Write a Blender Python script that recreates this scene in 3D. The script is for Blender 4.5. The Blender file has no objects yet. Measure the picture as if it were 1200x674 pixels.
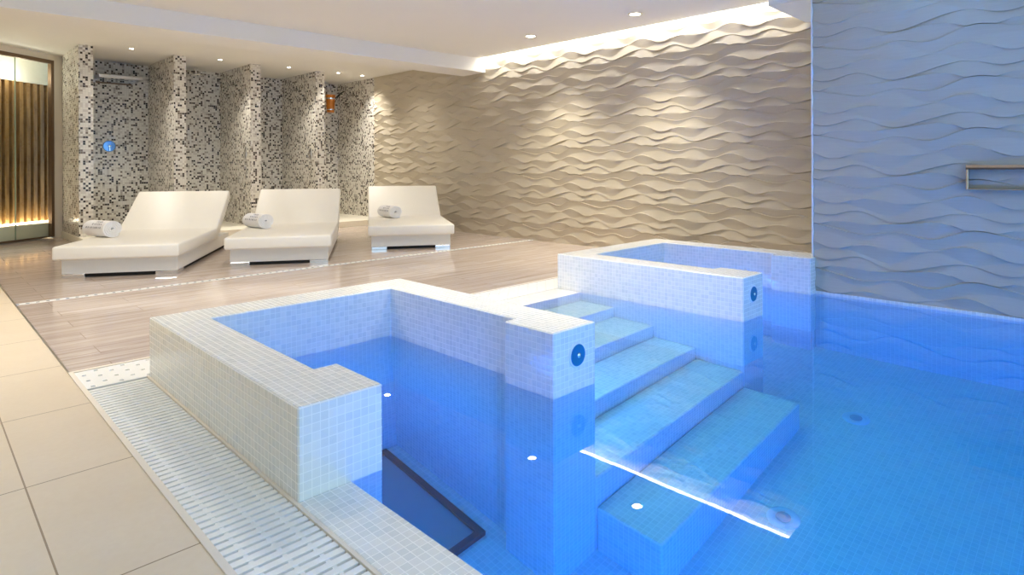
import bpy, bmesh, math, random
from mathutils import Vector, Matrix
random.seed(7)
S = bpy.context.scene
COL = S.collection
PI = math.pi

# ------------------------------------------------------------------ materials
def newmat(name):
    m = bpy.data.materials.new(name); m.use_nodes = True
    nt = m.node_tree; nt.nodes.clear()
    out = nt.nodes.new('ShaderNodeOutputMaterial')
    return m, nt, out
def N(nt, typ, **kw):
    n = nt.nodes.new(typ)
    for k, v in kw.items():
        if hasattr(n, k): setattr(n, k, v)
        else: n.inputs[k].default_value = v
    return n
def L(nt, a, b): nt.links.new(a, b)
def math_(nt, op, a, b=None, c=None):
    n = nt.nodes.new('ShaderNodeMath'); n.operation = op
    for i, x in enumerate((a, b, c)):
        if x is None: continue
        if isinstance(x, (int, float)): n.inputs[i].default_value = x
        else: L(nt, x, n.inputs[i])
    return n.outputs[0]
def vmath(nt, op, a, b=None, scale=None):
    n = nt.nodes.new('ShaderNodeVectorMath'); n.operation = op
    for i, x in enumerate((a, b)):
        if x is None: continue
        if isinstance(x, (tuple, list)): n.inputs[i].default_value = x
        else: L(nt, x, n.inputs[i])
    if scale is not None: n.inputs['Scale'].default_value = scale
    return n.outputs[0]
def mix(nt, fac, a, b):
    n = nt.nodes.new('ShaderNodeMix'); n.data_type = 'RGBA'
    for s, x in ((0, fac), (6, a), (7, b)):
        if isinstance(x, (int, float)): n.inputs[s].default_value = x
        elif isinstance(x, (tuple, list)): n.inputs[s].default_value = (*x[:3], 1)
        else: L(nt, x, n.inputs[s])
    return n.outputs[2]
def srgb(r, g, b):
    f = lambda c: (c/255/12.92) if c/255 <= .04045 else ((c/255+.055)/1.055)**2.4
    return (f(r), f(g), f(b))
def uvnode(nt):
    return nt.nodes.new('ShaderNodeUVMap').outputs[0]
def princ(nt, out, color=None, rough=.5, metal=0., spec=.5, **kw):
    p = nt.nodes.new('ShaderNodeBsdfPrincipled')
    if color is not None:
        if isinstance(color, (tuple, list)): p.inputs['Base Color'].default_value = (*color[:3], 1)
        else: L(nt, color, p.inputs['Base Color'])
    if isinstance(rough, (int, float)): p.inputs['Roughness'].default_value = rough
    else: L(nt, rough, p.inputs['Roughness'])
    p.inputs['Metallic'].default_value = metal
    p.inputs['Specular IOR Level'].default_value = spec
    for k, v in kw.items(): p.inputs[k.replace('_', ' ')].default_value = v
    L(nt, p.outputs[0], out.inputs[0])
    return p
def plain(name, color, rough=.5, metal=0., spec=.5, noise=0., nscale=20, bump=0.):
    m, nt, out = newmat(name)
    c = color
    if noise or bump:
        tc = nt.nodes.new('ShaderNodeTexCoord')
        nz = N(nt, 'ShaderNodeTexNoise'); nz.inputs['Scale'].default_value = nscale; nz.inputs['Detail'].default_value = 4
        L(nt, tc.outputs['Object'], nz.inputs['Vector'])
        c = mix(nt, nz.outputs[0], tuple(x*(1-noise) for x in color), tuple(min(1, x*(1+noise)) for x in color))
    p = princ(nt, out, c, rough, metal, spec)
    if bump:
        b = nt.nodes.new('ShaderNodeBump'); b.inputs['Strength'].default_value = bump; b.inputs['Distance'].default_value = .004
        L(nt, nz.outputs[0], b.inputs['Height']); L(nt, b.outputs[0], p.inputs['Normal'])
    return m
def emit(name, color, strength):
    m, nt, out = newmat(name)
    e = N(nt, 'ShaderNodeEmission'); e.inputs[0].default_value = (*color, 1); e.inputs[1].default_value = strength
    L(nt, e.outputs[0], out.inputs[0]); return m
def tile_cells(nt, size, grout):
    uv = uvnode(nt)
    sc = vmath(nt, 'SCALE', uv, scale=1/size)
    cell = vmath(nt, 'FLOOR', sc)
    fr = vmath(nt, 'FRACTION', sc)
    d = vmath(nt, 'ABSOLUTE', vmath(nt, 'SUBTRACT', fr, (.5, .5, .5)))
    sx = nt.nodes.new('ShaderNodeSeparateXYZ'); L(nt, d, sx.inputs[0])
    mx = math_(nt, 'MAXIMUM', sx.outputs[0], sx.outputs[1])
    g = math_(nt, 'GREATER_THAN', mx, .5-grout)
    wn = nt.nodes.new('ShaderNodeTexWhiteNoise'); wn.noise_dimensions = '2D'; L(nt, cell, wn.inputs['Vector'])
    return g, wn, mx
def mosaic(name, c1, c2, groutc, size=.028, grout=.05, rough=.12, tilt=.05):
    m, nt, out = newmat(name)
    g, wn, mx = tile_cells(nt, size, grout)
    col = mix(nt, wn.outputs['Value'], c1, c2)
    col = mix(nt, g, col, groutc)
    rg = math_(nt, 'MULTIPLY_ADD', g, .5, rough)
    p = princ(nt, out, col, rg)
    geo = nt.nodes.new('ShaderNodeNewGeometry')
    rnd = vmath(nt, 'SCALE', vmath(nt, 'SUBTRACT', wn.outputs['Color'], (.5, .5, .5)), scale=tilt)
    nn = vmath(nt, 'NORMALIZE', vmath(nt, 'ADD', geo.outputs['Normal'], rnd))
    b = nt.nodes.new('ShaderNodeBump'); b.inputs['Strength'].default_value = .35; b.inputs['Distance'].default_value = .002; b.invert = True
    L(nt, mx, b.inputs['Height']); L(nt, nn, b.inputs['Normal']); L(nt, b.outputs[0], p.inputs['Normal'])
    return m

M = {}
M['pearl'] = mosaic('pearl_mosaic', srgb(224, 226, 220), srgb(238, 237, 230), srgb(246, 245, 238), .028, .05)
M['shower'] = None
def shower_mosaic():
    m, nt, out = newmat('speckled_mosaic')
    g, wn, mx = tile_cells(nt, .03, .05)
    r = nt.nodes.new('ShaderNodeValToRGB'); r.color_ramp.interpolation = 'CONSTANT'
    els = r.color_ramp.elements
    els[0].position = 0; els[0].color = (*srgb(232, 228, 218), 1)
    els[1].position = .5; els[1].color = (*srgb(212, 206, 196), 1)
    for pos, c in ((.70, (176, 168, 156)), (.78, (118, 106, 94)), (.85, (66, 56, 50)), (.93, (36, 30, 28))):
        e = els.new(pos); e.color = (*srgb(*c), 1)
    L(nt, wn.outputs['Value'], r.inputs[0])
    col = mix(nt, g, r.outputs[0], srgb(205, 200, 192))
    princ(nt, out, col, math_(nt, 'MULTIPLY_ADD', g, .5, .2))
    return m
M['shower'] = shower_mosaic()
def stone_floor():
    m, nt, out = newmat('beige_stone_tiles')
    uv = uvnode(nt)
    nz = N(nt, 'ShaderNodeTexNoise'); nz.inputs['Scale'].default_value = 2.2; nz.inputs['Detail'].default_value = 7; nz.inputs['Roughness'].default_value = .62
    L(nt, uv, nz.inputs['Vector'])
    nz2 = N(nt, 'ShaderNodeTexNoise'); nz2.inputs['Scale'].default_value = 45; nz2.inputs['Detail'].default_value = 4
    L(nt, uv, nz2.inputs['Vector'])
    c = mix(nt, nz.outputs[0], srgb(216, 198, 170), srgb(234, 221, 200))
    c = mix(nt, math_(nt, 'MULTIPLY', nz2.outputs[0], .35), c, srgb(206, 184, 150))
    off = vmath(nt, 'ADD', uv, (-.2586+.69*10, -1.748+.69*10, 0))
    sc = vmath(nt, 'SCALE', off, scale=1/.69)
    fr = vmath(nt, 'ABSOLUTE', vmath(nt, 'SUBTRACT', vmath(nt, 'FRACTION', sc), (.5, .5, .5)))
    sx = nt.nodes.new('ShaderNodeSeparateXYZ'); L(nt, fr, sx.inputs[0])
    g = math_(nt, 'GREATER_THAN', math_(nt, 'MAXIMUM', sx.outputs[0], sx.outputs[1]), .4965)
    c = mix(nt, g, c, srgb(150, 128, 100))
    princ(nt, out, c, .38)
    return m
M['stone'] = stone_floor()
def deck_floor():
    m, nt, out = newmat('wood_look_plank_tiles')
    uv = uvnode(nt)
    br = nt.nodes.new('ShaderNodeTexBrick'); br.offset = .37; br.inputs['Scale'].default_value = 1
    br.inputs['Brick Width'].default_value = 1.2; br.inputs['Row Height'].default_value = .2
    br.inputs['Mortar Size'].default_value = .0022; br.inputs['Mortar Smooth'].default_value = 0
    br.inputs['Color1'].default_value = (0, 0, 0, 1); br.inputs['Color2'].default_value = (1, 1, 1, 1); br.inputs['Mortar'].default_value = (.5, .5, .5, 1)
    L(nt, uv, br.inputs['Vector'])
    mp = nt.nodes.new('ShaderNodeMapping'); mp.inputs['Scale'].default_value = (.8, 16, 1)
    off = vmath(nt, 'ADD', uv, vmath(nt, 'SCALE', br.outputs['Color'], scale=3.7))
    L(nt, off, mp.inputs['Vector'])
    nz = N(nt, 'ShaderNodeTexNoise'); nz.inputs['Scale'].default_value = 1.6; nz.inputs['Detail'].default_value = 6; nz.inputs['Roughness'].default_value = .65; nz.inputs['Distortion'].default_value = .6
    L(nt, mp.outputs[0], nz.inputs['Vector'])
    r = nt.nodes.new('ShaderNodeValToRGB'); e = r.color_ramp.elements
    e[0].position = .3; e[0].color = (*srgb(172, 154, 142), 1); e[1].position = .7; e[1].color = (*srgb(224, 211, 201), 1)
    L(nt, nz.outputs[0], r.inputs[0])
    bw = nt.nodes.new('ShaderNodeRGBToBW'); L(nt, br.outputs['Color'], bw.inputs[0])
    c = mix(nt, math_(nt, 'MULTIPLY', bw.outputs[0], .3), r.outputs[0], srgb(196, 178, 164))
    c = mix(nt, br.outputs['Fac'], c, srgb(172, 154, 142))
    rg = math_(nt, 'MULTIPLY_ADD', nz.outputs[0], .16, .03)
    princ(nt, out, c, rg)
    return m
M['deck'] = deck_floor()
def wave_stone(name, a, b, rough=.62):
    m, nt, out = newmat(name)
    uv = uvnode(nt)
    mp = nt.nodes.new('ShaderNodeMapping'); mp.inputs['Scale'].default_value = (3, 60, 1)
    L(nt, uv, mp.inputs['Vector'])
    nz = N(nt, 'ShaderNodeTexNoise'); nz.inputs['Scale'].default_value = 1.5; nz.inputs['Detail'].default_value = 5
    L(nt, mp.outputs[0], nz.inputs['Vector'])
    big = N(nt, 'ShaderNodeTexNoise'); big.inputs['Scale'].default_value = 1.3; big.inputs['Detail'].default_value = 2
    L(nt, uv, big.inputs['Vector'])
    f = math_(nt, 'MULTIPLY_ADD', big.outputs[0], .6, math_(nt, 'MULTIPLY', nz.outputs[0], .4))
    c = mix(nt, f, a, b)
    p = princ(nt, out, c, rough)
    bp = nt.nodes.new('ShaderNodeBump'); bp.inputs['Strength'].default_value = .25; bp.inputs['Distance'].default_value = .002
    L(nt, nz.outputs[0], bp.inputs['Height']); L(nt, bp.outputs[0], p.inputs['Normal'])
    return m
M['wave'] = wave_stone('beige_wave_stone', srgb(180, 168, 147), srgb(205, 195, 175))
M['white_paint'] = plain('white_ceiling_paint', srgb(236, 233, 226), .8, noise=.015, nscale=3)
M['cream_paint'] = plain('cream_wall_paint', srgb(232, 222, 206), .8, noise=.02, nscale=3)
M['white_plastic'] = plain('white_grate_plastic', srgb(240, 240, 236), .35, noise=.02)
M['dark_gap'] = plain('dark_channel', srgb(46, 52, 56), .7, noise=.1)  # dark colour adds to the shade in the grate and drain gaps
M['gap_shade_bracket'] = plain('black_gap_and_bracket', srgb(22, 20, 19), .7, noise=.1)  # black stands for shade under the loungers; also the bracket's own colour
M['chrome'] = plain('polished_chrome', (.82, .83, .85), .12, 1., noise=.02)
M['steel'] = plain('brushed_steel', (.62, .58, .53), .28, 1., noise=.06, nscale=60)
M['bronze'] = plain('bronze_frame', srgb(122, 100, 80), .4, .7, noise=.05)
M['leather'] = plain('cream_leatherette', srgb(238, 234, 224), .42, noise=.012, nscale=12, bump=.05)
M['lacquer'] = plain('white_lacquer', srgb(232, 231, 226), .3, noise=.01)
M['towel'] = plain('white_terry', srgb(246, 245, 246), .95, noise=.03, nscale=240, bump=.5)
M['print'] = plain('grey_print', srgb(110, 108, 118), .9, noise=.05)
M['button'] = plain('blue_button_plastic', srgb(20, 118, 160), .35, noise=.04)
M['grille'] = plain('dark_grille', srgb(156, 164, 166), .5, noise=.05)
M['inlet'] = plain('pale_inlet_plastic', srgb(225, 232, 240), .3, noise=.02)
M['bucket_wood'] = None
def wood_staves(name, a, b, n=16):
    m, nt, out = newmat(name)
    uv = uvnode(nt)
    mp = nt.nodes.new('ShaderNodeMapping'); mp.inputs['Scale'].default_value = (n, 2, 1); L(nt, uv, mp.inputs['Vector'])
    nz = N(nt, 'ShaderNodeTexNoise'); nz.inputs['Scale'].default_value = 1.; nz.inputs['Detail'].default_value = 4
    L(nt, mp.outputs[0], nz.inputs['Vector'])
    r = nt.nodes.new('ShaderNodeValToRGB'); e = r.color_ramp.elements
    e[0].position = .35; e[0].color = (*a, 1); e[1].position = .65; e[1].color = (*b, 1)
    L(nt, nz.outputs[0], r.inputs[0])
    princ(nt, out, r.outputs[0], .4)
    return m
M['bucket_wood'] = wood_staves('orange_bucket_staves', srgb(190, 104, 26), srgb(226, 142, 44), 60)
M['slats'] = wood_staves('brown_slat_wood', srgb(130, 94, 52), srgb(176, 136, 82), 12)
M['stone_panel'] = plain('pale_onyx_panel', srgb(240, 235, 218), .4, noise=.05, nscale=3)
M['lamp_warm'] = emit('downlight_glow', (1, .93, .8), 30)
M['led'] = emit('cove_led_glow', (1, .98, .94), 16)
M['led_warm'] = emit('slat_led_glow', (1, .88, .68), 22)
def thin_glass():
    m, nt, out = newmat('clear_glass')
    t = nt.nodes.new('ShaderNodeBsdfTransparent'); t.inputs[0].default_value = (.93, .96, .94, 1)
    g = nt.nodes.new('ShaderNodeBsdfGlossy'); g.inputs['Roughness'].default_value = .02
    f = nt.nodes.new('ShaderNodeFresnel'); f.inputs[0].default_value = 1.45
    s = nt.nodes.new('ShaderNodeMixShader')
    ge = nt.nodes.new('ShaderNodeNewGeometry')
    L(nt, math_(nt, 'MULTIPLY', f.outputs[0], math_(nt, 'SUBTRACT', 1, ge.outputs['Backfacing'])), s.inputs[0]); L(nt, t.outputs[0], s.inputs[1]); L(nt, g.outputs[0], s.inputs[2]); L(nt, s.outputs[0], out.inputs[0])
    return m
M['glass'] = thin_glass()
def water_mat():
    m, nt, out = newmat('pool_water')
    p = nt.nodes.new('ShaderNodeBsdfPrincipled')
    p.inputs['Base Color'].default_value = (1, 1, 1, 1); p.inputs['Roughness'].default_value = 0
    p.inputs['IOR'].default_value = 1.33; p.inputs['Transmission Weight'].default_value = 1
    tc = nt.nodes.new('ShaderNodeTexCoord')
    nz = N(nt, 'ShaderNodeTexNoise'); nz.inputs['Scale'].default_value = 3.5; nz.inputs['Detail'].default_value = 2
    L(nt, tc.outputs['Object'], nz.inputs['Vector'])
    b = nt.nodes.new('ShaderNodeBump'); b.inputs['Strength'].default_value = .02; b.inputs['Distance'].default_value = .01
    L(nt, nz.outputs[0], b.inputs['Height']); L(nt, b.outputs[0], p.inputs['Normal'])
    L(nt, p.outputs[0], out.inputs[0])
    va = nt.nodes.new('ShaderNodeVolumeAbsorption')
    va.inputs['Color'].default_value = (.0, .80, .97, 1); va.inputs['Density'].default_value = .66
    L(nt, va.outputs[0], out.inputs['Volume'])
    return m
M['water'] = water_mat()

# ------------------------------------------------------------------ mesh helpers
def box(bm, x0, x1, y0, y1, z0, z1):
    vs = [bm.verts.new(p) for p in ((x0,y0,z0),(x1,y0,z0),(x1,y1,z0),(x0,y1,z0),(x0,y0,z1),(x1,y0,z1),(x1,y1,z1),(x0,y1,z1))]
    fs = []
    for f in ((0,3,2,1),(4,5,6,7),(0,1,5,4),(1,2,6,5),(2,3,7,6),(3,0,4,7)):
        fs.append(bm.faces.new([vs[i] for i in f]))
    return vs
def prism(bm, pts, z0, z1):
    a = [bm.verts.new((x, y, z0)) for x, y in pts]; b = [bm.verts.new((x, y, z1)) for x, y in pts]
    n = len(pts)
    bm.faces.new(a[::-1]); bm.faces.new(b)
    for i in range(n):
        j = (i+1) % n
        bm.faces.new((a[i], a[j], b[j], b[i]))
def profile_x(bm, pts, x0, x1):
    """extrude a (y,z) outline along x"""
    a = [bm.verts.new((x0, y, z)) for y, z in pts]; b = [bm.verts.new((x1, y, z)) for y, z in pts]
    n = len(pts)
    bm.faces.new(a[::-1]); bm.faces.new(b)
    for i in range(n):
        j = (i+1) % n
        bm.faces.new((a[i], a[j], b[j], b[i]))
def lathe(bm, prof, seg=24, mat=None, cap=True):
    """prof: list of (r, z); axis +z; then optional matrix"""
    rings = []
    nv = []
    for r, z in prof:
        ring = [bm.verts.new((r*math.cos(2*PI*i/seg), r*math.sin(2*PI*i/seg), z)) for i in range(seg)]
        rings.append(ring); nv += ring
    for a, b in zip(rings, rings[1:]):
        for i in range(seg):
            j = (i+1) % seg
            bm.faces.new((a[i], a[j], b[j], b[i]))
    if cap:
        bm.faces.new(rings[0][::-1]); bm.faces.new(rings[-1])
    if mat is not None:
        for v in nv: v.co = mat @ v.co
    return nv
def tube(bm, pts, r, seg=10):
    pts = [Vector(p) for p in pts]
    rings = []
    for i, p in enumerate(pts):
        d = (pts[min(i+1, len(pts)-1)] - pts[max(i-1, 0)]).normalized()
        up = Vector((0,0,1)) if abs(d.z) < .9 else Vector((1,0,0))
        s = d.cross(up).normalized(); t = s.cross(d)
        rings.append([bm.verts.new(p + r*(math.cos(2*PI*k/seg)*s + math.sin(2*PI*k/seg)*t)) for k in range(seg)])
    for a, b in zip(rings, rings[1:]):
        for i in range(seg):
            j = (i+1) % seg
            bm.faces.new((a[i], a[j], b[j], b[i]))
    bm.faces.new(rings[0][::-1]); bm.faces.new(rings[-1])
def bevel(bm, w, seg=2, angle=30):
    bm.normal_update()
    es = [e for e in bm.edges if len(e.link_faces) == 2 and e.calc_face_angle(0) > math.radians(angle)]
    bmesh.ops.bevel(bm, geom=es, offset=w, segments=seg, profile=.5, affect='EDGES', clamp_overlap=True)
def obj(name, bm, mat, parent=None, smooth=False, angle=40, uv=True):
    bmesh.ops.recalc_face_normals(bm, faces=bm.faces)
    if uv:
        ul = bm.loops.layers.uv.get('UVMap') or bm.loops.layers.uv.new('UVMap')
        for f in bm.faces:
            n = f.normal; ax = max(range(3), key=lambda i: abs(n[i]))
            for l in f.loops:
                c = l.vert.co
                l[ul].uv = ((c.y, c.z), (c.x, c.z), (c.x, c.y))[ax]
    me = bpy.data.meshes.new(name)
    if smooth:
        for f in bm.faces: f.smooth = True
        lim = math.radians(angle)
        for e in bm.edges:
            if len(e.link_faces) == 2 and e.calc_face_angle(0) > lim: e.smooth = False
    bm.to_mesh(me); bm.free()
    me.materials.append(mat)
    o = bpy.data.objects.new(name, me); COL.objects.link(o)
    if parent: o.parent = parent
    return o
def tag(o, label, cat, group=None, kind=None):
    o['label'] = label; o['category'] = cat
    if group: o['group'] = group
    if kind: o['kind'] = kind
    return o
def struct(o, label, cat='structure'):
    o['kind'] = 'structure'; o['label'] = label; o['category'] = cat; return o
def empty(name, loc, rz=0):
    o = bpy.data.objects.new(name, None); COL.objects.link(o); o.location = loc; o.rotation_euler = (0, 0, rz)
    o.empty_display_size = .1
    return o
def sbox(name, mat, label, cat, *b, bev=0):
    bm = bmesh.new(); box(bm, *b)
    if bev: bevel(bm, bev)
    return struct(obj(name, bm, mat), label, cat)
def copy_tree(o, parent=None):
    c = o.copy(); COL.objects.link(c)
    if parent: c.parent = parent
    for ch in list(o.children): copy_tree(ch, c)
    return c

# ------------------------------------------------------------------ key dimensions (metres; z = 0 is the water level)
XL, XI1, XB2 = .8246, 1.03, 1.1176          # left tub: outer, inner, pier edge
XP1, XI2, XP2 = 1.971, 2.042, 2.262         # left tub: right pier, inner, outer
XQ1, XQI, XQ2 = 3.803, 4.008, 4.096         # right tub: left wall
XS, XSI = 4.966, 5.065                      # right tub: far pier, far inner face
YF, YN, YI, YB = 1.747, 2.05, 3.10, 3.326
ZT = .283
XBLUE, XW = 5.063, 6.2
ZC, ZS, ZBM = 2.625, 2.677, 2.425
ZD = -.02                                   # wood-look deck level
PD = -1.5                                   # pool depth

# ------------------------------------------------------------------ floors
sbox('floor', M['stone'], 'pale beige stone tile floor along the left edge of the pool', 'floor', -3.2, .552, -3.2, 12.7, -.2, 0)
sbox('trim_1', M['steel'], 'thin metal edge strip between the beige stone and the wood-look deck', 'trim', .552, .562, 3.655, 10.4, -.1, .001)
sbox('floor_deck', M['deck'], 'greyish wood-look plank tile deck under the loungers', 'floor', .562, XW+.2, 3.665, 9.45, -.2, ZD)
sbox('floor_lobby', M['deck'], 'wood-look deck running up to the glass front', 'floor', .562, 1.62, 9.4505, 12.7, -.2, ZD)
sbox('floor_shower', M['stone_panel'], 'raised pale kerb and floor of the shower cubicles', 'floor', 1.622, XW+.2, 9.45, 11.6, -.2, .075)
sbox('floor_gutter', M['dark_gap'], 'recessed channel beneath the overflow grates', 'floor', .552, XW, YB-.004, 3.665, -.2, -.045)
sbox('floor_gutter.001', M['dark_gap'], 'recessed channel beneath the long side grate', 'floor', .552, XL+.004, -3.2, YB, -.2, -.045)
sbox('trim_2', M['cream_paint'], 'cream border line between the side grate and the beige floor', 'trim', .552, .572, -3.2, 3.655, -.06, .004)
sbox('trim_3', M['cream_paint'], 'cream border line between the side grate and the tub wall', 'trim', XL-.012, XL-.001, -3.2, YB, -.06, .003)
sbox('trim_4', M['cream_paint'], 'cream border line between the deck and the overflow grate', 'trim', .562, XW-.02, 3.642, 3.664, -.06, .002)
sbox('floor_corner', M['deck'], 'deck strip behind the far hot tub', 'floor', XSI+.24, XW+.2, 1.8, YB-.006, -.2, ZD)

# ------------------------------------------------------------------ pool shell
sbox('pool_floor', M['pearl'], 'white mosaic floor of the pool under the blue water', 'pool', XL, XBLUE+.3, -3.2, YB, PD-.15, PD)
sbox('pool_wall_left', M['pearl'], 'low mosaic overflow ledge between the side grate and the water', 'pool wall', XL, 1.0, -3.2, YF+.001, PD-.1, .003, bev=.004)
sbox('pool_wall_near', M['pearl'], 'mosaic end wall of the pool behind the viewer', 'pool wall', 1.0, XBLUE, -3.2, -3.0, PD-.1, .02)
sbox('pool_wall_right', M['pearl'], 'underwater mosaic wall below the blue wave wall', 'pool wall', XBLUE, XBLUE+.2, -3.2, YF-.002, PD-.1, -.004)
sbox('pool_wall_back', M['pearl'], 'mosaic back wall of the pool behind the steps', 'pool wall', XP2+.002, XQ1-.002, YB+.001, YB+.03, PD-.1, -.045)

def tub(name, label, outer_l, inner_l, pier_l, pier_r, inner_r, outer_r):
    root = empty(name, ((outer_l+outer_r)/2, (YF+YB)/2, PD))
    ox, oy, oz = root.location
    pts = [(outer_l, YF), (pier_l, YF), (pier_l, YN), (inner_l, YN), (inner_l, YI), (inner_r, YI), (inner_r, YN), (pier_r, YN), (pier_r, YF), (outer_r, YF), (outer_r, YB), (outer_l, YB)]
    bm = bmesh.new(); prism(bm, pts, PD-.05, ZT); bevel(bm, .005, 1)
    o = obj('surround', bm, M['pearl'], root); 
    o.matrix_parent_inverse = Matrix.Translation(-root.location)
    bm = bmesh.new()
    profile_x(bm, [(YI+.02, PD-.02), (YI-.06, PD-.02), (YI-.06, PD), (YI+.0, -.3), (YI+.02, -.3)], inner_l-.01, inner_r+.01)
    s = obj('sloped_back', bm, M['pearl'], root); s.matrix_parent_inverse = Matrix.Translation(-root.location)
    return tag(root, label, 'hot tub')
t1 = tub('hot_tub', 'pearl mosaic hot tub surround nearest the camera, beside the white side grate', XL, XI1, XB2, XP1, XI2, XP2)
t2 = tub('hot_tub.001', 'pearl mosaic hot tub surround farther away against the wave wall', XQ1, XQI, XQ2, XS, XSI, XSI+.22)

def air_button(root, x, z):
    e = empty('air_button', (0, 0, 0)); e.parent = root; e.matrix_parent_inverse = Matrix.Translation(-root.location)
    e.location = (x, YF, z)
    R = Matrix.Rotation(PI/2, 4, 'X')
    bm = bmesh.new(); lathe(bm, [(.050, -.004), (.050, .006), (.047, .010), (.02, .010)], 40, R)
    obj('button_plate', bm, M['button'], e, True)
    bm = bmesh.new(); lathe(bm, [(.0565, -.004), (.0565, .004), (.052, .007), (.0495, .007)], 40, R)
    obj('rim', bm, M['inlet'], e, True)['label'] = 'white rim'
    bm = bmesh.new(); lathe(bm, [(.011, .009), (.011, .014), (.008, .017), (.002, .018)], 24, R)
    obj('button_cap', bm, M['chrome'], e, True)['label'] = 'chrome centre'
    return e
air_button(t1, 2.128, .158); air_button(t2, 3.937, .163)

# steps between the tubs
st = empty('pool_steps', ((XP2+XQ1)/2, 2.3, PD))
fronts = [3.08, 2.752, 2.41, 2.08, YF, 1.40]
tops = [.002, -.27, -.525, -.77, -.977, -1.2]
backs = [YB] + fronts[:-1]
for i in range(6):
    bm = bmesh.new(); box(bm, XP2+.002, XQ1-.002, fronts[i], backs[i]-.0005, PD-.03, tops[i]); bevel(bm, .012, 2)
    o = obj('step', bm, M['pearl'], st); o.matrix_parent_inverse = Matrix.Translation(-st.location)
tag(st, 'underwater mosaic steps leading down between the two hot tubs', 'steps')

# water
bm = bmesh.new(); box(bm, XL+.002, XBLUE+.02, -3.05, YB-.001, PD-.06, 0)
w = obj('pool_water', bm, M['water'])
tag(w, 'clear blue lit water filling the pool and both tubs', 'water', kind='stuff')

# floor fittings
for i, (x, y, lab) in enumerate(((4.105, 1.184, 'round inlet cover on the pool floor, near the blue wave wall'), (3.007, 1.188, 'round inlet cover on the pool floor, just in front of the bottom step'))):
    e = empty('floor_inlet' if i == 0 else 'floor_inlet.001', (x, y, PD))
    bm = bmesh.new(); lathe(bm, [(.075, -.004), (.075, .006), (.066, .012), (.04, .013), (.036, .0115), (.036, .008)], 32); obj('rim', bm, M['inlet'], e, True)
    bm = bmesh.new(); lathe(bm, [(.034, 0), (.034, .014), (.026, .018), (.004, .018)], 24); obj('cap', bm, plain('grey_inlet_cap', srgb(170, 180, 196), .4, noise=.02), e, True)
    tag(e, lab, 'pool inlet', 'pool floor inlets')
e = empty('floor_grille', (1.55, 2.5, PD))
bm = bmesh.new()
x0, x1, y0, y1 = -.36, .41, -.325, .53
box(bm, x0, x1, y0, y0+.035, -.01, .03); box(bm, x0, x1, y1-.035, y1, -.01, .03); box(bm, x0, x0+.035, y0+.035, y1-.035, -.01, .03); box(bm, x1-.035, x1, y0+.035, y1-.035, -.01, .03)
obj('frame', bm, plain('dark_grille_frame', srgb(62, 70, 80), .5, noise=.05), e)
bm = bmesh.new(); box(bm, x0+.035, x1-.035, y0+.035, y1-.035, -.01, .012); obj('panel', bm, M['grille'], e)
tag(e, 'dark framed panel sunk in the floor of the near hot tub', 'floor grille')

# ------------------------------------------------------------------ overflow grates
e = empty('overflow_grate', (.69, 0, -.04))
bm = bmesh.new()
gx0, gx1 = .574, XL-.014
y = -1.0; pitch = .034
while y < YB-.02:
    box(bm, gx0, gx1, y, y+.0232, -.03, -.002); y += pitch
g = obj('slats', bm, M['white_plastic'], e); g.matrix_parent_inverse = Matrix.Translation(-e.location)
bm = bmesh.new()
for xx in (gx0+.045, (gx0+gx1)/2, gx1-.05):
    box(bm, xx-.006, xx+.006, -1.0, YB-.02, -.03, -.0045)
g = obj('tie_bar', bm, M['white_plastic'], e); g.matrix_parent_inverse = Matrix.Translation(-e.location)
tag(e, 'long white slatted overflow grate between beige floor and near hot tub', 'grate')

def perforated(x0, x1, y0, y1, z0, z1, holes, r):
    """plate with rectangular grid cut around small square holes"""
    bm = bmesh.new()
    xs = sorted({x0, x1}); 
    # build cells
    nx = max(1, round((x1-x0)/.055)); ny = max(1, round((y1-y0)/.055))
    dx, dy = (x1-x0)/nx, (y1-y0)/ny
    for i in range(nx):
        for j in range(ny):
            cx, cy = x0+(i+.5)*dx, y0+(j+.5)*dy
            a, b, c, d = x0+i*dx, x0+(i+1)*dx, y0+j*dy, y0+(j+1)*dy
            if (i+j) % 2 == 0:
                ov = [bm.verts.new(p) for p in ((a,c,z1),(b,c,z1),(b,d,z1),(a,d,z1))]
                iv = [bm.verts.new(p) for p in ((cx-r,cy-r,z1),(cx+r,cy-r,z1),(cx+r,cy+r,z1),(cx-r,cy+r,z1))]
                lv = [bm.verts.new((v.co.x, v.co.y, z0)) for v in iv]
                for k in range(4):
                    l = (k+1) % 4
                    bm.faces.new((ov[k], ov[l], iv[l], iv[k])); bm.faces.new((iv[k], iv[l], lv[l], lv[k]))
            else:
                bm.faces.new([bm.verts.new(p) for p in ((a,c,z1),(b,c,z1),(b,d,z1),(a,d,z1))])
    bmesh.ops.remove_doubles(bm, verts=bm.verts, dist=1e-5)
    # skirt
    box(bm, x0, x1, y0, y0+.004, z0, z1-.0005); box(bm, x0, x1, y1-.004, y1, z0, z1-.0005)
    return bm
o = obj('perforated_grate', perforated(.574, XL+.09, YB+.006, 3.638, -.03, -.001, None, .0085), M['white_plastic'])
tag(o, 'white perforated corner cover at the far end of the slatted grate', 'grate')
o = obj('perforated_grate.001', perforated(XL+.094, XSI+.2, YB+.006, 3.638, -.03, -.001, None, .006), M['white_plastic'])
tag(o, 'white overflow cover strip between the deck and the top pool step', 'grate')

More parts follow.
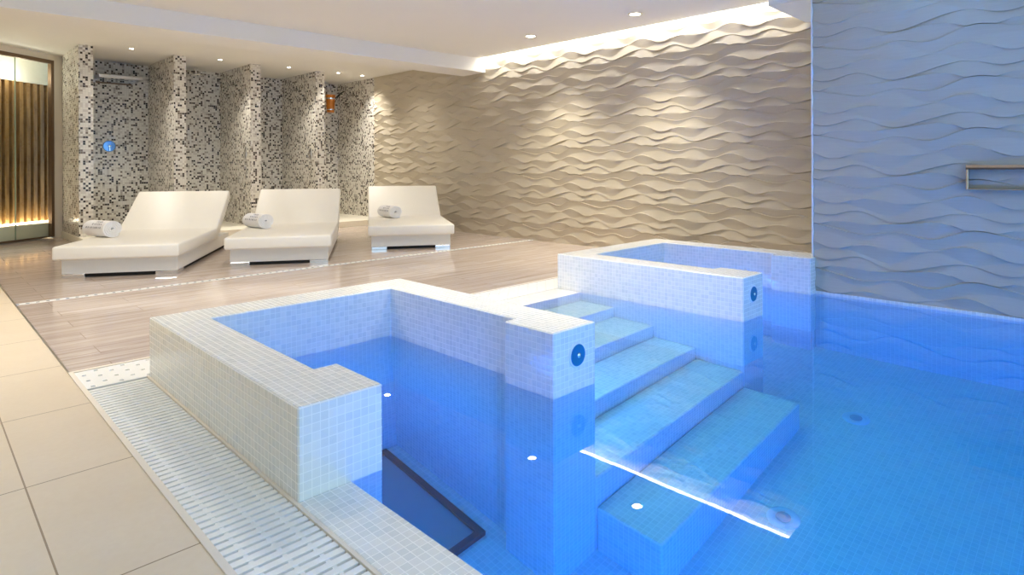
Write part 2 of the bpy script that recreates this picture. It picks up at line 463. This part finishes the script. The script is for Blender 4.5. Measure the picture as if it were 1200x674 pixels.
# narrow slot drain in the deck
e = empty('slot_drain', (3.3, 5.87, ZD))
bm = bmesh.new(); 
y0 = 5.845
box(bm, .565, XW-.02, y0, y0+.012, ZD-.01, ZD+.003); box(bm, .565, XW-.02, y0+.048, y0+.06, ZD-.01, ZD+.003)
x = .59
while x < XW-.06:
    box(bm, x, x+.04, y0+.012, y0+.048, ZD-.01, ZD+.0025); x += .062
g = obj('cover', bm, M['white_plastic'], e); g.matrix_parent_inverse = Matrix.Translation(-e.location)
bm = bmesh.new(); box(bm, .566, XW-.021, y0+.011, y0+.049, ZD-.012, ZD+.0008)
g = obj('channel', bm, M['dark_gap'], e); g.matrix_parent_inverse = Matrix.Translation(-e.location)
tag(e, 'narrow cream slot drain running across the deck in front of the loungers', 'drain')

# ------------------------------------------------------------------ wave walls
NR = 6
FACE = (1, 0, 1, 1, 0, 0)
def wave_curves(seed):
    rnd = random.Random(seed)
    P = []
    for k in range(NR):
        P.append([(n, rnd.uniform(.6, 1.15)*a, rnd.uniform(0, 2*PI)) for n, a in ((1, .026), (2, .030), (3, .009))])
    return P
WP = wave_curves(11)
TW, TH = 1.1, .345
def wave_wall(bm, x, y0, y1, z0, z1, step, depth=.018):
    """relief facing -X; tiles TW x TH with four wave rows each"""
    h = TH/NR
    k0 = int(math.floor(z0/h))-2; k1 = int(math.ceil(z1/h))+2
    ny = int(round((y1-y0)/step))
    cols = []
    for i in range(ny+1):
        y = y0+(y1-y0)*i/ny
        prev = -1e9; c = []
        for k in range(k0, k1+1):
            v = k*h
            row = k % NR
            for n, a, ph in WP[row]:
                v += a*math.sin(2*PI*n*y/TW+ph)
            v = max(v, prev); prev = v
            c.append(v)
        cols.append((y, c))
    clampz = lambda z: min(max(z, z0), z1)
    prevcol = None
    for y, c in cols:
        col = []
        ci = 0
        for a, b in zip(c, c[1:]):
            gap = b-a
            A = min(depth, gap*.23)
            edge = min(.005, gap*.3)
            up = FACE[(k0+ci) % NR]; ci += 1
            if up: pts = ((a, 0), (a+gap*.3, .22*A), (a+gap*.65, .58*A), (b-edge, A))
            else: pts = ((a+edge*.3, A), (a+gap*.35, .62*A), (a+gap*.7, .25*A), (b-edge*.2, 0))
            for z, d in pts:
                col.append(bm.verts.new((x-d, y, clampz(z))))
        if prevcol:
            for j in range(len(col)-1):
                q = (prevcol[j], col[j], col[j+1], prevcol[j+1])
                if q[0].co.z >= z1 and q[1].co.z >= z1: continue
                if q[2].co.z <= z0 and q[3].co.z <= z0: continue
                if abs(q[0].co.z-q[3].co.z) < 1e-6 and abs(q[1].co.z-q[2].co.z) < 1e-6 and abs(q[0].co.x-q[3].co.x) < 1e-6 and abs(q[1].co.x-q[2].co.x) < 1e-6: continue
                bm.faces.new(q)
        prevcol = col
def wave_obj(name, x, y0, y1, z0, z1, back, step, mat, label):
    bm = bmesh.new(); wave_wall(bm, x, y0, y1, z0, z1, step)
    loose = [v for v in bm.verts if not v.link_faces]; bmesh.ops.delete(bm, geom=loose, context='VERTS')
    ul = bm.loops.layers.uv.new('UVMap')
    for f in bm.faces:
        for l in f.loops: l[ul].uv = (l.vert.co.y, l.vert.co.z)
        f.normal_update()
        if f.normal.x > 0: f.normal_flip()
        f.smooth = True
    for e in bm.edges:
        if len(e.link_faces) == 2 and e.calc_face_angle(0) > math.radians(28): e.smooth = False
    me = bpy.data.meshes.new(name); 
    n0 = len(bm.faces)
    # solid slab behind the relief
    vs = box(bm, x+.001, back, y0, y1, z0, z1)
    bm.to_mesh(me); bm.free(); me.materials.append(mat)
    o = bpy.data.objects.new(name, me); COL.objects.link(o)
    return struct(o, label, 'wall')
wave_obj('wall_right', XW, 2.0, 9.93, -.1, 2.715, XW+.15, .016, M['wave'], 'beige wave-relief stone wall lit by downlights behind the loungers')
wave_obj('wall_pool', XBLUE+.012, -1.2, YF+.012, .0, 2.70, XW-.05, .012, M['wave'], 'bluish wave-relief stone wall rising from the pool on the right')
sbox('trim_5', M['white_plastic'], 'thin bright metal corner strip at the end of the pool wave wall', 'trim', XBLUE-.008, XBLUE+.02, YF+.0125, YF+.022, -.3, 2.70)
sbox('trim_6', M['pearl'], 'narrow mosaic border at the water line of the wave wall', 'trim', XBLUE-.004, XBLUE+.011, -3.0, YF+.012, -.003, .02)

# ------------------------------------------------------------------ showers
sbox('wall_back', M['shower'], 'speckled mosaic back wall of the shower cubicles', 'wall', 1.62, XW+.15, 11.3, 11.45, 0, 2.72)
sbox('wall_right_shower', M['shower'], 'speckled mosaic end wall of the last shower beside the wave wall', 'wall', XW-.004, XW+.15, 9.931, 11.3, 0, 2.72)
for i, x in enumerate((1.635, 2.80, 3.92, 5.04)):
    sbox('shower_partition' + ('' if i == 0 else '.%03d' % i), M['shower'],
         ('speckled mosaic shower partition next to the glass front', 'speckled mosaic shower partition behind the left lounger', 'speckled mosaic shower partition between the left and middle loungers', 'speckled mosaic shower partition behind the middle lounger')[i],
         'wall', x, x+.165, 9.95, 11.3, .0, 2.70)
# shower fittings
e = empty('overhead_shower', (2.36, 11.3, 2.36))
bm = bmesh.new(); box(bm, -.30, .30, -.30, -.27, .03, .085); box(bm, -.30, -.27, -.27, 0, .03, .085); box(bm, .27, .30, -.27, 0, .03, .085); bevel(bm, .004)
obj('frame', bm, M['steel'], e)
bm = bmesh.new(); box(bm, -.27, .27, -.27, -.02, .045, .06); obj('spray_plate', bm, M['chrome'], e)
bm = bmesh.new(); box(bm, -.28, .20, -.02, .001, -.03, -.005); obj('wall_rail', bm, M['bronze'], e)
tag(e, 'rectangular overhead shower panel in the first cubicle beside the glass', 'shower head')
e = empty('shower_control', (2.25, 11.3, 1.352)); R = Matrix.Rotation(PI/2, 4, 'X')
bm = bmesh.new(); lathe(bm, [(.088, -.004), (.088, .01), (.08, .018), (.02, .02)], 40, R); obj('plate', bm, plain('blue_chrome_plate', srgb(120, 170, 226), .15, .6, noise=.03), e, True)
bm = bmesh.new(); lathe(bm, [(.02, .018), (.02, .05), (.015, .055), (.004, .056)], 20, R); box(bm, -.005, .005, -.05, -.04, -.07, 0); obj('lever', bm, M['chrome'], e, True)
tag(e, 'round pale blue shower control plate on the back wall of the first cubicle', 'shower control')
e = empty('overhead_shower.001', (3.42, 10.95, 2.677))
bm = bmesh.new(); lathe(bm, [(.012, 0), (.012, -.12)], 14); obj('stem', bm, M['chrome'], e, True)
bm = bmesh.new(); lathe(bm, [(.02, -.10), (.13, -.122), (.135, -.130), (.13, -.138), (.01, -.138)], 36); obj('head', bm, M['chrome'], e, True)
bm = bmesh.new(); lathe(bm, [(.03, 0), (.03, -.01), (.012, -.014)], 20); obj('rose', bm, M['chrome'], e, True)
tag(e, 'round chrome rain shower head hanging in the second cubicle', 'shower head')
for i, (x, y, lab) in enumerate(((3.92, 10.16, 'small grey push plate on the partition between left and middle loungers'), (5.04, 10.16, 'small grey push plate on the partition behind the middle lounger'))):
    e = empty('shower_push_plate' + ('' if i == 0 else '.001'), (x, y, 1.24))
    bm = bmesh.new(); box(bm, -.006, 0.001, -.045, .045, -.09, .09); bevel(bm, .003); obj('plate', bm, M['steel'], e)
    bm = bmesh.new(); lathe(bm, [(.02, .004), (.02, .02), (.016, .024), (.003, .024)], 20, Matrix.Rotation(-PI/2, 4, 'Y')); obj('button', bm, M['chrome'], e, True)
    tag(e, lab, 'shower control', 'shower push plates')
# hanging bucket
e = empty('bucket_shower', (5.88, 11.0, 2.08))
bm = bmesh.new(); lathe(bm, [(.070, 0), (.092, .34), (.082, .34), (.062, .02)], 28)
ul = bm.loops.layers.uv.new('UVMap')
obj('bucket', bm, M['bucket_wood'], e, True)
for prof in ([(.0735, .045), (.0745, .06), (.0765, .06), (.0755, .045), (.0735, .045)], [(.0865, .255), (.0885, .28), (.0905, .28), (.0885, .255), (.0865, .255)]):
    bm = bmesh.new(); lathe(bm, prof, 28, cap=False)
    obj('hoop', bm, M['chrome'], e, True)['label'] = 'metal hoop'
bm = bmesh.new(); tube(bm, [(.088, 0, .27), (.16, .02, .33), (.24, .03, .40), (.318, .03, .44)], .011); tube(bm, [(.088, 0, .2), (.16, .02, .30), (.24, .03, .39)], .006)
obj('bracket', bm, M['gap_shade_bracket'], e, True)['label'] = 'dark wall bracket'
tag(e, 'orange wooden bucket shower hanging on a bracket in the last cubicle', 'bucket')

# ------------------------------------------------------------------ glass front with lit slats behind
ex, ey = .803, .596
GZ = 2.59
gp = empty('window_1', (1.513, 11.158, 0), math.atan2(ey, ex))     # local -x runs along the glass to the left, -y faces the room
gp['kind'] = 'structure'; gp['label'] = 'bronze framed glass front with lit vertical slats behind it'; gp['category'] = 'window'
bm = bmesh.new()
box(bm, -3.6, .0, -.03, .03, GZ-.05, GZ); box(bm, -.045, 0, -.03, .03, 0, GZ-.05); box(bm, -3.6, -.045, -.02, .02, 0, .018)
obj('window_frame', bm, M['bronze'], gp)
bm = bmesh.new(); box(bm, -3.6, .0, -.02, .02, GZ+.001, 2.70); obj('header', bm, M['cream_paint'], gp)
edges = [-.045, -.575, -1.35, -2.1, -2.85, -3.6]
for a, b in zip(edges, edges[1:]):
    bm = bmesh.new(); box(bm, b+.004, a-.004, -.005, .005, .018, GZ-.05); obj('pane', bm, M['glass'], gp)
bm = bmesh.new()
for a in edges[1:-1]: box(bm, a-.004, a+.004, -.007, .007, .018, GZ-.05)
obj('glass_joint', bm, plain('green_glass_edge', srgb(150, 168, 148), .2), gp)
sw = empty('wall_slats', (1.513, 11.158, 0), math.atan2(ey, ex))
sw['kind'] = 'structure'; sw['label'] = 'brown vertical slat wall glowing from below behind the glass'; sw['category'] = 'wall'
bm = bmesh.new()
x = -3.7
while x < .75:
    box(bm, x, x+.06, .36, .42, .2, 2.27); x += .11
obj('slat', bm, M['slats'], sw)['kind'] = 'stuff'
bm = bmesh.new(); box(bm, -3.7, .85, .42, .46, .2, 2.27); obj('backing', bm, plain('dark_brown_backing', srgb(136, 102, 62), .6, noise=.1), sw)
bm = bmesh.new(); box(bm, -3.7, .85, .36, .46, 2.27, 2.7); box(bm, -3.7, .13, .07, .355, 0, .20); box(bm, -3.7, .85, .36, .46, 0, .2); obj('pale_panel', bm, M['stone_panel'], sw)
bm = bmesh.new(); box(bm, -3.7, .25, .30, .352, .2005, .215); obj('led_strip', bm, M['led_warm'], sw)
# pale pier between the glass and the first partition
bm = bmesh.new(); prism(bm, [(1.514, 11.158), (1.635, 11.20), (1.64, 11.31), (1.60, 11.31), (1.535, 11.20)], ZD, 2.70)
struct(obj('wall_pier', bm, M['cream_paint']), 'pale plain wall strip between glass front and first shower partition', 'wall')

# ------------------------------------------------------------------ ceilings, beam, bulkhead, cove
XCE = 6.08
sbox('ceiling', M['white_paint'], 'flat white main ceiling over the pool', 'ceiling', -3.2, XCE, -3.2, 7.0, ZC, ZC+.08)
sbox('ceiling.001', M['white_paint'], 'cream soffit ceiling over the loungers and showers', 'ceiling', -3.2, XW+.2, 7.3, 12.7, ZS, ZS+.08)
bm = bmesh.new(); prism(bm, [(-3.2, 7.08), (XW-.001, 6.834), (XW-.001, 7.36), (-3.2, 7.60)], ZBM, ZC+.1)
struct(obj('trim_7', bm, M['white_paint']), 'white dropped ceiling beam crossing in front of the showers', 'beam')
bm = bmesh.new(); box(bm, 5.30, XW-.02, 1.70, 2.205, 2.385, 2.72)
struct(obj('trim_8', bm, M['white_paint']), 'dropped bulkhead at the end of the wave wall above the far tub', 'beam')
sbox('ceiling_cove', M['white_paint'], 'white top of the lighting cove along the wave wall', 'ceiling', 6.05, XW+.2, 2.0, 7.3, 2.716, 2.76)
bm = bmesh.new(); box(bm, XCE-.03, XCE-.001, 2.21, 6.83, ZC+.081, ZC+.10); 
bmx = bmesh.new(); box(bmx, XCE+.002, XW-.022, 2.21, 6.83, 2.650, 2.662)
bm.free()
tag(obj('cove_led', bmx, M['led']), 'white cove light strip between the ceiling edge and the wave wall', 'light')

# ------------------------------------------------------------------ room shell behind and beside the viewer
sbox('wall_left', M['cream_paint'], 'cream side wall left of the stone floor, outside the view', 'wall', -3.3, -3.2, -3.2, 12.7, 0, 2.75)
sbox('wall_back_far', M['cream_paint'], 'plain wall behind the slat wall', 'wall', -3.2, 3.0, 12.6, 12.7, 0, 2.75)

# ------------------------------------------------------------------ downlights and added lamps
def spot(name, loc, energy, color=(1, .9, .76), size=100, blend=.6, radius=.04, rot=(0, 0, 0)):
    l = bpy.data.lights.new(name, 'SPOT'); l.energy = energy; l.color = color
    l.spot_size = math.radians(size); l.spot_blend = blend; l.shadow_soft_size = radius
    o = bpy.data.objects.new(name, l); COL.objects.link(o); o.location = loc; o.rotation_euler = rot
    return o
def aim(o, target):
    d = Vector(target)-o.location; o.rotation_euler = d.to_track_quat('-Z', 'Y').to_euler(); return o
dl = empty('downlight', (0, 0, 0))
bm = bmesh.new(); lathe(bm, [(.034, .0), (.036, -.004), (.048, -.005), (.052, -.001), (.052, .002)], 28, cap=False); obj('rim', bm, M['chrome'], dl, True)
bm = bmesh.new(); lathe(bm, [(.0345, .002), (.0345, -.0025), (.002, -.0035)], 24); obj('lens', bm, M['lamp_warm'], dl, True)
lamps = [
    (5.515, 3.71, ZC, 'round recessed ceiling downlight nearer the camera beside the wave wall cove', 'main ceiling downlights', 1.5),
    (5.505, 5.24, ZC, 'round recessed ceiling downlight farther along the wave wall cove', 'main ceiling downlights', 1.5),
    (2.228, 9.83, ZS, 'small soffit downlight in front of the first shower cubicle', 'shower downlights', .8),
    (3.439, 9.90, ZS, 'small soffit downlight in front of the second shower cubicle', 'shower downlights', .8),
    (4.527, 9.88, ZS, 'small soffit downlight in front of the third shower cubicle', 'shower downlights', .8),
    (5.424, 9.86, ZS, 'small soffit downlight left of the last one near the bucket', 'shower downlights', .8),
    (5.890, 9.84, ZS, 'small soffit downlight closest to the wave wall', 'shower downlights', .8),
    (5.500, 8.457, ZS, 'soffit downlight over the right lounger, hidden by the beam', 'lounger downlights', 1.4),
]
for i, (x, y, z, lab, grp, s) in enumerate(lamps):
    o = dl if i == 0 else copy_tree(dl)
    o.location = (x, y, z); o.scale = (s, s, s)
    tag(o, lab, 'ceiling light', grp)

WARM = (1, .94, .84)
K = 1.0
aim(spot('spot_light', (5.515, 3.71, ZC-.02), 135*K, (1, .93, .77), 100, 1), (5.6, 3.71, 0))
aim(spot('spot_light', (5.505, 5.24, ZC-.02), 135*K, (1, .93, .77), 100, 1), (5.6, 5.24, 0))
for x, y in ((2.228, 9.83), (3.439, 9.90), (4.527, 9.88), (5.424, 9.86), (5.89, 9.84)):
    spot('spot_light', (x, y, ZS-.02), 58*K, WARM, 105, .8)
aim(spot('spot_light', (5.5, 8.457, ZS-.02), 36*K, WARM, 110, .9), (5.7, 8.457, 0))
for x in (1.2, 2.65, 4.1):
    spot('spot_light', (x, 8.3, ZS-.02), 28*K, WARM, 125, .9)  # lamps added without fittings to light the loungers
# unseen lamps added above the frame to brighten deck, beige floor and pool
for x, y, e_ in ((.1, 5.6, 130), (.1, 4.2, 110), (2.2, 5.0, 135), (2.2, 3.2, 90), (3.4, 3.1, 60), (-1.6, 5.0, 60), (1.2, .3, 26), (.2, 9.0, 40)):
    spot('spot_light', (x, y, ZC-.03), e_*K, WARM if y > 3 else (1, .95, .88), 140, .9, .3)
for lx in (-.35, -1.0, -1.7):  # point lamps added behind the glass to brighten the slats
    l = bpy.data.lights.new('slat_fill', 'POINT'); l.energy = 4; l.color = (1, .95, .84); l.shadow_soft_size = .05
    o = bpy.data.objects.new('slat_fill', l); COL.objects.link(o)
    o.location = Matrix.Translation(gp.location) @ Matrix.Rotation(gp.rotation_euler.z, 4, 'Z') @ Vector((lx, .16, 2.35))
spot('spot_light', (3.0, 2.3, ZC-.03), 170*K, (1, .96, .9), 78, .7, .3)  # lamp added above the frame to brighten the pool steps
# unseen blue lamps added over the pool to tint the wave wall
BLUE = (.2, .45, 1)
for y in (-.5, .9):
    aim(spot('blue_wall_fill', (4.35, y, ZC-.05), 10*K, BLUE, 120, .9, .1), (5.06, y+.1, 1.2))

# underwater pool lamps
UB = (.05, .20, 1)
def underwater(loc, target, energy, size=.25, col=UB):
    l = bpy.data.lights.new('underwater_light', 'AREA'); l.shape = 'DISK'; l.size = size; l.energy = energy; l.color = col
    o = bpy.data.objects.new('underwater_light', l); COL.objects.link(o); o.location = loc
    return aim(o, target)
underwater((1.05, .2, -1.2), (5, 1.2, -1.0), 32)
underwater((1.05, -1.6, -1.1), (5, -.5, -.7), 32)
underwater((2.6, -2.9, -.45), (2.6, 2, -.7), 38)
underwater((1.06, 2.55, -.75), (2.0, 2.5, -.75), 4)
underwater((2.29, 2.25, -.3), (3.8, 2.0, -.6), 7, .15)
underwater((4.04, 2.55, -.75), (5.0, 2.5, -.75), 8)

# ------------------------------------------------------------------ loungers
def make_lounger():
    r = empty('sun_lounger', (0, 0, 0))
    bm = bmesh.new(); box(bm, -.49, .49, 0, 2.2, .036, .176); bevel(bm, .004); obj('base', bm, M['lacquer'], r)
    bm = bmesh.new(); box(bm, -.46, .46, .025, 2.17, .004, .036); obj('plinth', bm, M['gap_shade_bracket'], r)['label'] = 'recessed plinth, black for the shaded gap'
    for sx in (-1, 1):
        for (y0, y1) in ((0.0, .22), (1.98, 2.2)):
            bm = bmesh.new()
            a, b = (.30, .488) if sx > 0 else (-.488, -.30)
            box(bm, a, b, y0, y1, 0, .0355); bevel(bm, .003)
            obj('foot', bm, M['chrome'], r)['label'] = 'chrome foot'
    bm = bmesh.new()
    prof = [(-.10, .178), (-.10, .305), (1.42, .305), (2.09, .735), (2.155, .635), (1.47, .178)]
    profile_x(bm, prof, -.53, .53); bevel(bm, .022, 3, 20)
    obj('mattress', bm, M['leather'], r, True, 60)
    for sx in (-.44, .43):
        bm = bmesh.new(); box(bm, sx, sx+.01, 1.86, 1.885, .176, .44)
        obj('backrest_prop', bm, M['chrome'], r)['label'] = 'thin chrome prop'
    return r
lab = ['wide white lounger on the left, nearest the glass front', 'wide white lounger in the middle, in front of the speckled partitions', 'wide white lounger on the right, beside the beige wave wall']
L0 = make_lounger()
def mid(a, b): return ((a[0]+b[0])/2, (a[1]+b[1])/2)
places = [((1.027, 6.995), (1.829, 6.461), -31.5), ((2.408, 6.65), (3.182, 6.012), -31.5), ((4.10, 6.65), (4.878, 6.046), -31.5)]
for i, (a, b, ang) in enumerate(places):
    o = L0 if i == 0 else copy_tree(L0)
    c = mid(a, b)
    o.location = (c[0], c[1], ZD); o.rotation_euler = (0, 0, math.radians(ang))
    tag(o, lab[i], 'sun lounger', 'white sun loungers')

# rolled towels
def make_towel():
    r = empty('rolled_towel', (0, 0, 0))
    bm = bmesh.new()
    turns, n = 4.2, 150
    th = .0165
    Rm = .086
    inner, outer = [], []
    for i in range(n+1):
        t = i/n
        a = -2.2 + turns*2*PI*(1-t)
        rad = Rm*(1-t)+.012*t
        inner.append((rad-th*.5, a)); outer.append((rad+th*.40, a))
    Ln = .33
    def pt(rad, a, y): return (rad*math.cos(a)*1.12, y, rad*math.sin(a)*.92)
    O0 = [bm.verts.new(pt(*p, 0)) for p in outer]; O1 = [bm.verts.new(pt(*p, Ln)) for p in outer]
    I0 = [bm.verts.new(pt(*p, 0)) for p in inner]; I1 = [bm.verts.new(pt(*p, Ln)) for p in inner]
    for i in range(n):
        bm.faces.new((O0[i], O0[i+1], O1[i+1], O1[i])); bm.faces.new((I0[i], I1[i], I1[i+1], I0[i+1]))
        bm.faces.new((O0[i], I0[i], I0[i+1], O0[i+1])); bm.faces.new((O1[i], O1[i+1], I1[i+1], I1[i]))
    bm.faces.new((O0[0], O1[0], I1[0], I0[0])); bm.faces.new((O0[n], I0[n], I1[n], O1[n]))
    zmin = min(v.co.z for v in bm.verts)
    for v in bm.verts: v.co.z -= zmin
    obj('roll', bm, M['towel'], r, True, 50)
    rnd = random.Random(3)
    R2 = Rm+th*.40+.0012
    for (a0, y0, cnt) in ((2.55, .035, 6), (2.95, .03, 9), (2.2, .06, 4)):
        bm = bmesh.new()
        for k in range(cnt):
            y = y0+k*.027
            hgt = rnd.uniform(.006, .010)
            da = hgt/R2
            w_ = rnd.uniform(.006, .014)
            q = [pt(R2, a0-da, y), pt(R2, a0-da, y+w_), pt(R2, a0+da, y+w_), pt(R2, a0+da, y)]
            bm.faces.new([bm.verts.new((p[0], p[1], p[2]-zmin)) for p in q])
        lt = obj('lettering', bm, M['print'], r); lt['label'] = 'row of small grey lettering'; lt['kind'] = 'stuff'
    return r
T0 = make_towel()
# (x, y) of the middle of the roll, azimuth its open end faces
tw = [((1.453, 7.592), 160, 'rolled white towel on the left lounger'), ((2.978, 7.331), 172, 'rolled white towel on the middle lounger'), ((4.898, 7.448), 184, 'rolled white towel on the right lounger')]
TZ = ZD+.306
for i, (p, az, lb) in enumerate(tw):
    o = T0 if i == 0 else copy_tree(T0)
    a = math.radians(az)
    # local -y is the spiral end direction
    o.rotation_euler = (0, 0, PI-a)
    o.scale = (1.06, 1.06, 1.06)
    o.location = (p[0]+.17*math.sin(a), p[1]+.17*math.cos(a), TZ)
    tag(o, lb, 'towel', 'rolled towels on the loungers')

# ------------------------------------------------------------------ waterfall spout on the blue wall
e = empty('waterfall_spout', (XBLUE-.004, .45, .92))
bm = bmesh.new()
yl = .325; zt, zb = .082, -.082; d = .055
box(bm, -d, .01, -.6, yl, zt-.024, zt); box(bm, -d, .01, yl-.012, yl, zb, zt-.018); box(bm, -d*.8, .01, -.6, yl-.012, zb, zb+.008)
bevel(bm, .002, 1)
obj('casing', bm, plain('copper_toned_steel', (.72, .56, .42), .25, 1., noise=.05), e)
bm = bmesh.new(); box(bm, -d-.004, -d, -.6, yl, zt-.03, zt-.018); obj('lip', bm, M['bronze'], e)
tag(e, 'brushed metal waterfall spout frame on the blue wave wall', 'water spout')

# ------------------------------------------------------------------ world, camera, view
wd = bpy.data.worlds.new('ambient_fill'); S.world = wd; wd.use_nodes = True
bg = wd.node_tree.nodes.get('Background') or wd.node_tree.nodes.new('ShaderNodeBackground')
bg.inputs[0].default_value = (.48, .76, 1, 1); bg.inputs[1].default_value = 1.7  # bluish ambient light added through the open near side

cam = bpy.data.cameras.new('camera'); co = bpy.data.objects.new('camera', cam); COL.objects.link(co)
YAW, ROLL = math.radians(44.63), math.radians(-.22)
co.matrix_world = Matrix.Translation((0, 0, 1)) @ Matrix.Rotation(-YAW, 4, 'Z') @ Matrix.Rotation(PI/2, 4, 'X') @ Matrix.Rotation(ROLL, 4, 'Z')
cam.sensor_fit = 'HORIZONTAL'; cam.sensor_width = 36; cam.lens = 716.8/1200*36
cam.shift_x = 0; cam.shift_y = -(337-195.73)/1200
cam.clip_start = .05; cam.clip_end = 100
S.camera = co
S.view_settings.view_transform = 'Standard'; S.view_settings.look = 'None'; S.view_settings.gamma = 1
S.view_settings.use_curve_mapping = False
S.view_settings.exposure = 0.34
c = S.cycles
c.max_bounces = 14; c.diffuse_bounces = 6; c.glossy_bounces = 5; c.transmission_bounces = 8; c.transparent_max_bounces = 12
c.caustics_refractive = True; c.caustics_reflective = False
c.use_denoising = True
c.sample_clamp_indirect = 25
